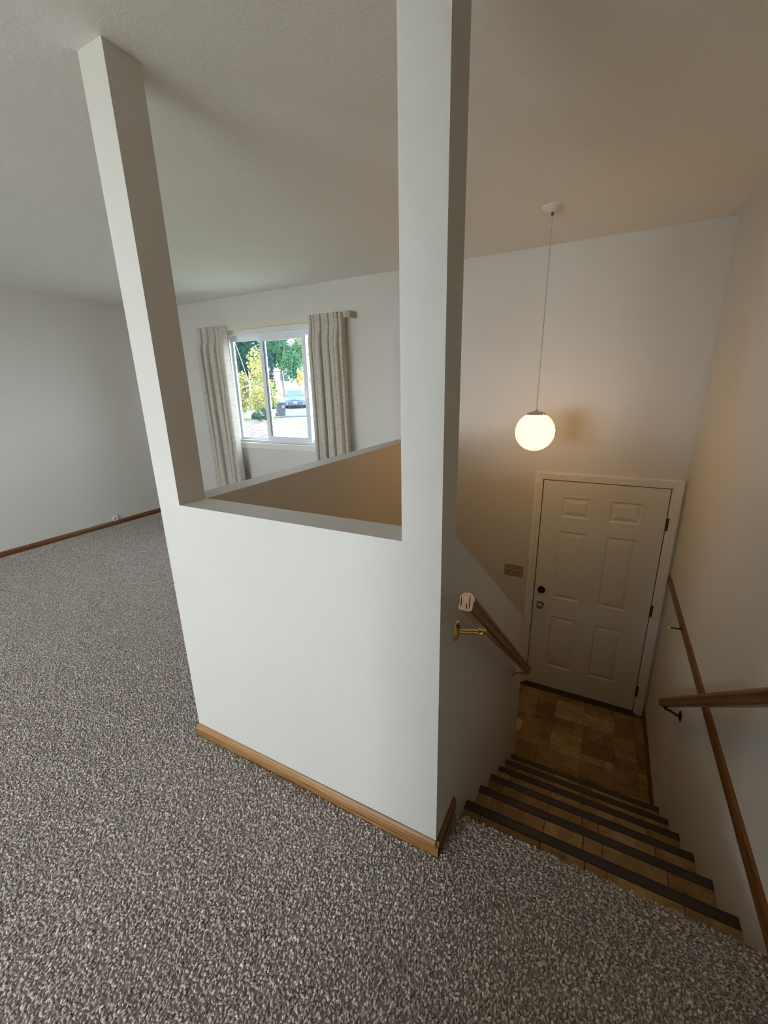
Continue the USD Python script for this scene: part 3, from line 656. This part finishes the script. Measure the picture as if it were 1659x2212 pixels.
M['asphalt'] = bumpy('asphalt', (0.085, 0.088, 0.096), 0.85, [(30, 3, 0.004)], var=0.15, varscale=1.5)
M['litter'] = mat('leaf_litter', {'g': ('geometry', {}), 'n': ('noise_texture', {'scale': 4.0, 'detail': 6.0, 'roughness': 0.75}),
    'r': ('rgb_ramp', {'ramp': [(0.40, (0.025, 0.016, 0.014)), (0.5, (0.075, 0.050, 0.044)), (0.62, (0.15, 0.11, 0.10))]}), 'b': ('bump', {'distance': 0.05}), 'p': ('principled_bsdf', {'roughness': 0.9})},
    [('g.position', 'n.vector'), ('n.fac', 'r.fac'), ('r.color', 'p.base_color'), ('n.fac', 'b.height'), ('b.normal', 'p.normal')])
M['bark'] = bumpy('bark', (0.20, 0.15, 0.115), 0.9, [(14, 4, 0.02)], var=0.3, varscale=4.0)
M['bark_pale'] = bumpy('pale_bark', (0.55, 0.50, 0.43), 0.85, [(14, 4, 0.01)], var=0.15, varscale=4.0)
def leafmat(name, cols):
    n = len(cols)
    return mat(name, {'g': ('geometry', {}), 'r': ('rgb_ramp', {'ramp': [(i / (n - 1), c) for i, c in enumerate(cols)]}), 'd': ('diffuse_bsdf', {}), 't': ('translucent_bsdf', {}), 'c': ('mix_closure', {'fac': 0.45})},
        [('g.random_per_island', 'r.fac'), ('r.color', 'd.color'), ('r.color', 't.color'), ('d.BSDF', 'c.closure1'), ('t.BSDF', 'c.closure2')], 'c.closure')
LM = dict(yellow=leafmat('leaf_yellow', [(0.30, 0.28, 0.10), (0.78, 0.60, 0.18), (0.82, 0.70, 0.34), (0.80, 0.45, 0.18), (0.76, 0.68, 0.46)]),
          dark=leafmat('leaf_dark_green', [(0.03, 0.08, 0.06), (0.09, 0.18, 0.13), (0.24, 0.38, 0.26), (0.50, 0.62, 0.44)]),  # palest stops put the highlights on leaves into their colour
          green=leafmat('leaf_green', [(0.08, 0.19, 0.10), (0.22, 0.40, 0.18), (0.42, 0.58, 0.22), (0.66, 0.68, 0.28)]),
          orange=leafmat('leaf_orange', [(0.55, 0.40, 0.14), (0.75, 0.45, 0.12), (0.80, 0.38, 0.10), (0.50, 0.45, 0.15)]),
          tan=leafmat('leaf_tan', [(0.55, 0.38, 0.24), (0.80, 0.60, 0.40), (0.85, 0.72, 0.54), (0.50, 0.52, 0.36)]),
          blue=leafmat('leaf_blue_green', [(0.03, 0.07, 0.07), (0.07, 0.14, 0.13), (0.13, 0.22, 0.19)]))
def foliage(center, radii, n, size, seed, clumps=14):
    """Leaves as small bent triangles pairs, gathered into clumps inside an ellipsoid."""
    g = np.random.default_rng(seed)
    cd = g.normal(size=(clumps, 3)); cd /= np.linalg.norm(cd, axis=1)[:, None]; cd *= g.uniform(0.25, 0.95, clumps)[:, None] ** 0.5
    k = g.integers(0, clumps, n)
    off = g.normal(size=(n, 3)); off /= np.linalg.norm(off, axis=1)[:, None]; off *= g.uniform(0, 1, n)[:, None] ** 0.4 * g.uniform(0.28, 0.46, clumps)[k][:, None]
    p = np.array(center) + (cd[k] + off) * np.array(radii)
    a = g.normal(size=(n, 3)); a /= np.linalg.norm(a, axis=1)[:, None]
    b = np.cross(a, g.normal(size=(n, 3))); b /= np.linalg.norm(b, axis=1)[:, None]
    s = size * g.uniform(0.6, 1.3, n)[:, None]
    nrm = np.cross(a, b) * s * 0.25
    V = np.stack([p - a * s, p + b * s * 0.55 + nrm, p + a * s, p - b * s * 0.55 + nrm], 1).reshape(-1, 3)
    o = np.arange(n)[:, None] * 4
    F = np.concatenate([o + [0, 1, 3], o + [1, 2, 3]], 0)
    return V, F
def tree(name, label, cat, x, y, crown, radii, n, size, leaf, seed, trunk=0.12, group=None, bark='bark', lean=0.0, branches=5):
    z = float(gz(x, y)) - 0.05
    o = np.array((x, y, z))
    t = thing(name, label, cat, o, group=group)
    g = np.random.default_rng(seed + 50)
    c = np.array(crown) - o
    if trunk:
        top = c + [0, 0, radii[2] * 0.5]
        mid = np.array([top[0] * 0.35 + lean, top[1] * 0.35, top[2] * 0.45])
        obj('trunk', tube([(0, 0, 0), mid, top], [trunk * 1.3, trunk, trunk * 0.3], 9), M[bark], t, 60)
        for q in range(branches):
            u = g.uniform(0.35, 0.9); st_ = mid + (top - mid) * u
            e = c + g.normal(size=3) * np.array(radii) * 0.55 + [0, 0, radii[2] * 0.2]
            m_ = (st_ + e) / 2 + [0, 0, 0.15]
            obj('branch', tube([st_, m_, e], [trunk * 0.45, trunk * 0.3, trunk * 0.1], 6), M[bark], t, 60)
    obj('foliage', tuple(np.array(v) if i else np.array(v) for i, v in enumerate(foliage(c, radii, n, size, seed))), LM[leaf], t, kind='stuff')
    return t
struct('lawn', ground_mesh(-80, 20, D + 0.3, 95, 60, 60), M['grass'], 'front lawn outside the window, sunlit with leaf shadows', 'lawn')
struct('lawn', bx(-20, 20, -40, BACK_Y - 0.4, -1.8, -1.5), M['grass'], 'lawn behind the house, out of the frame, placed to block sky light from below', 'lawn')  # unseen ground, stops sky light coming in from below the horizon

def strip(u0, u1, v0, v1, lift, az=38.0):                        # a piece of ground along the view of the street, u away from the house, v to the right
    nu, nv = max(3, int((u1 - u0) / 1.5)), max(3, int((v1 - v0) / 1.5))
    V, F = ground_mesh(0, 1, 0, 1, nu, nv, 0, thick=0.1)
    a = math.radians(az); n = nu * nv
    U, Vv = np.meshgrid(np.linspace(u0, u1, nu), np.linspace(v0, v1, nv), indexing='ij')
    X = 0.35 - U * math.sin(a) + Vv * math.cos(a); Y = -0.98 + U * math.cos(a) + Vv * math.sin(a)
    Z = gz(X, Y) + lift
    top = np.stack([X, Y, Z], -1).reshape(-1, 3)
    return np.vstack([top, top - [0, 0, 0.12]]), F
M['concrete'] = bumpy('pale_concrete', (0.34, 0.33, 0.31), 0.9, [(20, 3, 0.004)], var=0.08, varscale=1.2)
struct('unseen_front_walk', bx(-14, 3, D + 0.9, D + 7.5, -1.75, -1.36), M['concrete'], 'pale concrete walk right in front of the house, below the view, placed to bounce light up to the ceiling', 'walk')  # unseen slab, bounces sunlight through the front window onto the ceiling
struct('street', strip(49, 84, -16, 14, 0.05), M['concrete'], 'pale sunlit street beyond the parked car', 'street')
struct('driveway', strip(31.5, 62, -1.7, 9, 0.09), M['asphalt'], 'shaded blue-grey asphalt driveway under the parked car', 'driveway')
struct('planting_bed', strip(14, 28, -4.6, 0.25, 0.17, 43.8), M['litter'], 'bed of fallen brown leaves in front of the yellow bush', 'planting bed')

tree('yellow_bush', 'tall yellow autumn bush seen through the left pane of the window', 'bush', -21.3, 20.9, (-21.3, 20.9, 1.65), (1.6, 1.6, 2.25), 5200, 0.10, 'yellow', 11, 0.05, bark='bark_pale', branches=9)
tree('low_bush', 'low dark green bush at the foot of the yellow bush', 'bush', -19.35, 19.6, (-19.35, 19.6, 0.02), (0.5, 0.5, 0.5), 900, 0.07, 'dark', 12, 0.03, branches=2)
tree('dark_tree', 'dark green tree rising behind the yellow bush', 'tree', -32.3, 30.3, (-32.3, 30.3, 5.3), (2.7, 2.7, 4.2), 7500, 0.16, 'dark', 13, 0.22)
tree('maple_tree', 'bright green maple above the parked car in the middle pane', 'tree', -29.6, 34.1, (-29.1, 34.5, 5.4), (2.0, 2.0, 3.6), 6000, 0.15, 'green', 14, 0.09, lean=-0.6)
tree('ivy_tree', 'slim blue-green tree beside the middle bar of the window', 'tree', -26.6, 28.5, (-26.6, 28.5, 2.2), (0.55, 0.55, 2.4), 1500, 0.10, 'blue', 15, 0.10, branches=2)
tree('sapling', 'small sapling with orange leaves right above the car roof', 'tree', -26.85, 33.05, (-26.85, 33.05, 2.65), (0.45, 0.45, 0.75), 420, 0.11, 'orange', 16, 0.04, branches=3)
tree('autumn_tree', 'tan autumn tree seen beside the right curtain', 'tree', -32.4, 43.2, (-32.4, 43.2, 5.7), (2.3, 2.3, 3.6), 3200, 0.17, 'tan', 17, 0.16)
tree('far_bush', 'dark blue-green bush across the street near the right curtain', 'bush', -41.2, 55.3, (-41.2, 55.3, 2.9), (1.8, 1.8, 1.2), 1300, 0.16, 'blue', 18, 0.05, branches=2)
for q, (x, y, z, r, lf_, lab) in enumerate([(-62.5, 60.0, 7.0, 4.4, 'dark', 'distant dark tree far behind the yellow bush'), (-62.0, 73.0, 8.0, 4.8, 'green', 'distant green tree across the street behind the house'),
                                            (-50.2, 71.5, 9.0, 4.2, 'tan', 'distant tan tree across the street at the far right'), (-40.2, 40.6, 7.0, 4.2, 'dark', 'big dark tree placed to shade the driveway from the left')]):  # last tree stands where its shadow falls on the driveway
    tree('distant_tree', lab, 'tree', x, y, (x, y, z), (r, r, r * 0.95), 3400, 0.34 if q < 3 else 0.24, lf_, 20 + q, 0.3, group='distant trees outside', branches=3)

# pale house across the street
hz = float(gz(-49.8, 56.1))
hs = thing('house', 'pale pinkish house with a brown roof across the street', 'house', (-49.8, 56.1, hz), math.radians(41))
M['house_wall'] = plain('house_wall', (0.55, 0.42, 0.38), 0.8); M['house_roof'] = plain('house_roof', (0.16, 0.12, 0.10), 0.85); M['dark_glass'] = plain('dark_glass', (0.05, 0.07, 0.09), 0.1)
obj('wall', bx(-4.5, 4.5, 0, 6, -0.5, 2.6), M['house_wall'], hs)
obj('roof', Manifold.hull_points(np.array([(-5, -0.6, 2.5), (5, -0.6, 2.5), (-5, 6.6, 2.5), (5, 6.6, 2.5), (-5, 3, 4.4), (5, 3, 4.4), (-5, -0.6, 2.62), (5, -0.6, 2.62)])), M['house_roof'], hs)
for x in (-2.6, 0.4):
    wf = obj('window', bx(x, x + 1.4, -0.06, 0, 0.9, 2.1), M['white_trim'], hs)
    obj('pane', bx(x + 0.08, x + 1.32, -0.08, -0.05, 0.98, 2.02), M['dark_glass'], wf)
obj('door', bx(2.4, 3.3, -0.05, 0, 0.0, 2.05), M['white_trim'], hs)
pz = float(gz(-38.7, 44.6))
pl_ = thing('lamp_post', 'thin pale post standing behind the parked car', 'post', (-38.7, 44.6, pz))
M['post'] = plain('pale_post', (0.55, 0.50, 0.46), 0.7)
obj('post', tube([(0, 0, -0.2), (0, 0, 3.3)], 0.11, 12), M['post'], pl_, 50)
obj('cap', lathe([(0, 3.28), (0.17, 3.28), (0.17, 3.36), (0.05, 3.46), (0, 3.46)], 16), M['post'], pl_, 40)

# wheeled bin
bz = float(gz(-20.75, 23.1))
bn = thing('wheeled_bin', 'dark grey wheeled rubbish bin with a green lid left of the car', 'rubbish bin', (-20.75, 23.1, bz + 0.02), math.radians(41 + 12))
M['bin'] = plain('bin_plastic', (0.035, 0.042, 0.055), 0.5); M['bin_lid'] = plain('bin_lid_plastic', (0.07, 0.19, 0.18), 0.45)
obj('body', Manifold.hull_points(np.array([(x * a, y * b + (0.03 if z > 1 else 0), z) for z, a, b in ((0.06, 0.24, 0.26), (0.98, 0.32, 0.37)) for x in (-1, 1) for y in (-1, 1)])), M['bin'], bn)
obj('rim', rbx(-0.345, 0.345, -0.39, 0.43, 0.95, 1.0, 0.01), M['bin'], bn)
obj('lid', Manifold.hull_points(np.array([(x * a, y * b, z) for z, a, b in ((1.0, 0.35, 0.41), (1.04, 0.33, 0.39), (1.10, 0.24, 0.26)) for x in (-1, 1) for y in (-1, 1)])), M['bin_lid'], bn)
obj('handle', tube([(-0.26, 0.42, 1.0), (-0.26, 0.50, 1.0), (0.26, 0.50, 1.0), (0.26, 0.42, 1.0)], 0.018, 8), M['bin'], bn)
for x in (-0.30, 0.30):
    obj('wheel', trimesh.creation.cylinder(0.13, 0.05, sections=24, transform=trimesh.transformations.translation_matrix([x, 0.30, 0.13]) @ trimesh.transformations.rotation_matrix(math.pi / 2, [0, 1, 0])), M['hole'], bn, 40)
obj('label_patch', rbx(0.06, 0.18, -0.352, -0.340, 0.66, 0.78, 0.001), M['white_plastic'], bn, label='pale square mark')

# parked car, front towards the house
cz_ = float(gz(-23.72, 28.42)) + 0.10
car = thing('car', 'blue parked estate car facing the house on the driveway', 'car', (-23.72, 28.42, cz_), math.radians(39.3))
M['car_paint'] = plain('car_paint', (0.050, 0.105, 0.20), 0.45, 0.0, specular_ior_level=0.25)
M['car_dark'] = plain('car_trim', (0.045, 0.05, 0.06), 0.5)
M['car_glass'] = plain('car_glass', (0.025, 0.045, 0.075), 0.15, 0.0, specular_ior_level=0.25)
M['lamp_glass'] = plain('car_lamp', (0.30, 0.34, 0.38), 0.12); M['plate'] = plain('plate_white', (0.5, 0.5, 0.5), 0.5); M['plate_text'] = plain('plate_blue', (0.08, 0.12, 0.30), 0.6)
M['chrome'] = plain('chrome', (0.6, 0.62, 0.65), 0.15, 1.0); M['tyre'] = plain('tyre', (0.02, 0.02, 0.02), 0.8); M['cabin'] = plain('car_inside', (0.35, 0.36, 0.38), 0.8)
def hull(*pts): return Manifold.hull_points(np.array([(sx * x, y, z) for x, y, z in pts for sx in (-1, 1)]))
lower = hull((0.80, 0.0, 0.42), (0.62, -0.14, 0.45), (0.86, 0.45, 0.40), (0.88, 0.5, 0.80), (0.80, 0.03, 0.72), (0.66, -0.12, 0.70), (0.88, 3.9, 0.85), (0.86, 4.25, 0.45), (0.80, 4.40, 0.90), (0.87, 1.2, 0.30), (0.86, 3.6, 0.30))
hood = hull((0.78, 0.02, 0.70), (0.60, -0.10, 0.70), (0.74, 0.12, 0.80), (0.55, 0.02, 0.82), (0.84, 1.15, 0.98), (0.60, 1.12, 1.02), (0.88, 1.2, 0.80))
belt = hull((0.88, 1.0, 0.80), (0.86, 1.1, 0.95), (0.86, 4.25, 0.98), (0.88, 4.2, 0.80), (0.80, 4.42, 0.92))
cabin = hull((0.82, 1.12, 0.96), (0.82, 4.30, 0.98), (0.62, 1.90, 1.46), (0.60, 2.1, 1.50), (0.60, 3.9, 1.48), (0.64, 4.0, 1.44), (0.60, 2.9, 1.52))
wells = [trimesh.creation.cylinder(0.36, 0.30, sections=28, transform=trimesh.transformations.translation_matrix([sx * 0.85, y, 0.32]) @ trimesh.transformations.rotation_matrix(math.pi / 2, [0, 1, 0])) for sx in (-1, 1) for y in (0.82, 3.45)]
body = lower + hood + belt + cabin
for w_ in wells: body -= Manifold(m3.Mesh(np.asarray(w_.vertices, np.float32), np.asarray(w_.faces, np.uint32)))
obj('body', body, M['car_paint'], car, 25)
def quadplate(p, t, mt_, name, parent=car, **k):                    # thin plate from 4 corners, thickened along its normal
    p = np.array(p, float); n = np.cross(p[1] - p[0], p[3] - p[0]); n /= np.linalg.norm(n)
    return obj(name, Manifold.hull_points(np.vstack([p + n * t, p - n * t])), mt_, parent, **k)
quadplate([(-0.73, 1.19, 1.02), (0.73, 1.19, 1.02), (0.57, 1.84, 1.42), (-0.57, 1.84, 1.42)], 0.02, M['car_glass'], 'windscreen')
for sx in (-1, 1):
    for y0, y1, y2, y3 in ((1.55, 2.45, 2.42, 2.0), (2.55, 3.45, 3.40, 2.52), (3.55, 4.1, 3.85, 3.5)):
        quadplate([(sx * 0.815, y0, 1.03), (sx * 0.815, y1, 1.03), (sx * 0.655, y2, 1.40), (sx * 0.655, y3, 1.40)], 0.012, M['car_glass'], 'side_window')
    obj('headlight', Manifold.hull_points(np.array([(sx * x, y, z) for x, y, z in ((0.52, -0.125, 0.70), (0.80, 0.02, 0.72), (0.52, -0.07, 0.83), (0.82, 0.14, 0.86), (0.55, 0.05, 0.70), (0.82, 0.2, 0.74))])), M['lamp_glass'], car)
    mi = obj('mirror', Manifold.hull_points(np.array([(sx * x, y, z) for x in (0.90, 1.06) for y in (1.42, 1.54) for z in (1.00, 1.13)])), M['car_dark'], car)
    obj('roof_rail', tube([(sx * 0.58, 1.95, 1.47), (sx * 0.59, 2.15, 1.56), (sx * 0.59, 3.7, 1.55), (sx * 0.58, 3.9, 1.48)], 0.02, 8), M['car_dark'], car)
    obj('fog_light', trimesh.creation.cylinder(0.055, 0.04, sections=20, transform=trimesh.transformations.translation_matrix([sx * 0.64, -0.135, 0.40]) @ ry), M['lamp_glass'], car, 40)
    for y in (0.82, 3.45):
        wh = obj('wheel', trimesh.creation.cylinder(0.315, 0.20, sections=32, transform=trimesh.transformations.translation_matrix([sx * 0.77, y, 0.315]) @ trimesh.transformations.rotation_matrix(math.pi / 2, [0, 1, 0])), M['tyre'], car, 40)
        obj('hub', trimesh.creation.cylinder(0.19, 0.215, sections=24, transform=trimesh.transformations.translation_matrix([sx * 0.772, y, 0.315]) @ trimesh.transformations.rotation_matrix(math.pi / 2, [0, 1, 0])), M['chrome'], wh, 40)
obj('grille', rbx(-0.36, 0.36, -0.165, -0.08, 0.69, 0.78, 0.01), M['car_dark'], car)
obj('grille_bar', rbx(-0.37, 0.37, -0.172, -0.15, 0.725, 0.745, 0.004), M['chrome'], car)
obj('bumper', hull((0.80, 0.0, 0.26), (0.64, -0.16, 0.27), (0.82, 0.06, 0.52), (0.62, -0.18, 0.50), (0.84, 0.42, 0.28), (0.85, 0.40, 0.50)), M['car_dark'], car, 30)
pt = obj('licence_plate', rbx(-0.155, 0.155, -0.20, -0.185, 0.42, 0.57, 0.002), M['plate'], car)
obj('plate_band', bx(-0.11, 0.11, -0.202, -0.199, 0.47, 0.52), M['plate_text'], pt)
for x in (-0.38, 0.38):
    obj('seat', rbx(x - 0.2, x + 0.2, 2.2, 2.35, 0.8, 1.3, 0.05), M['cabin'], car)
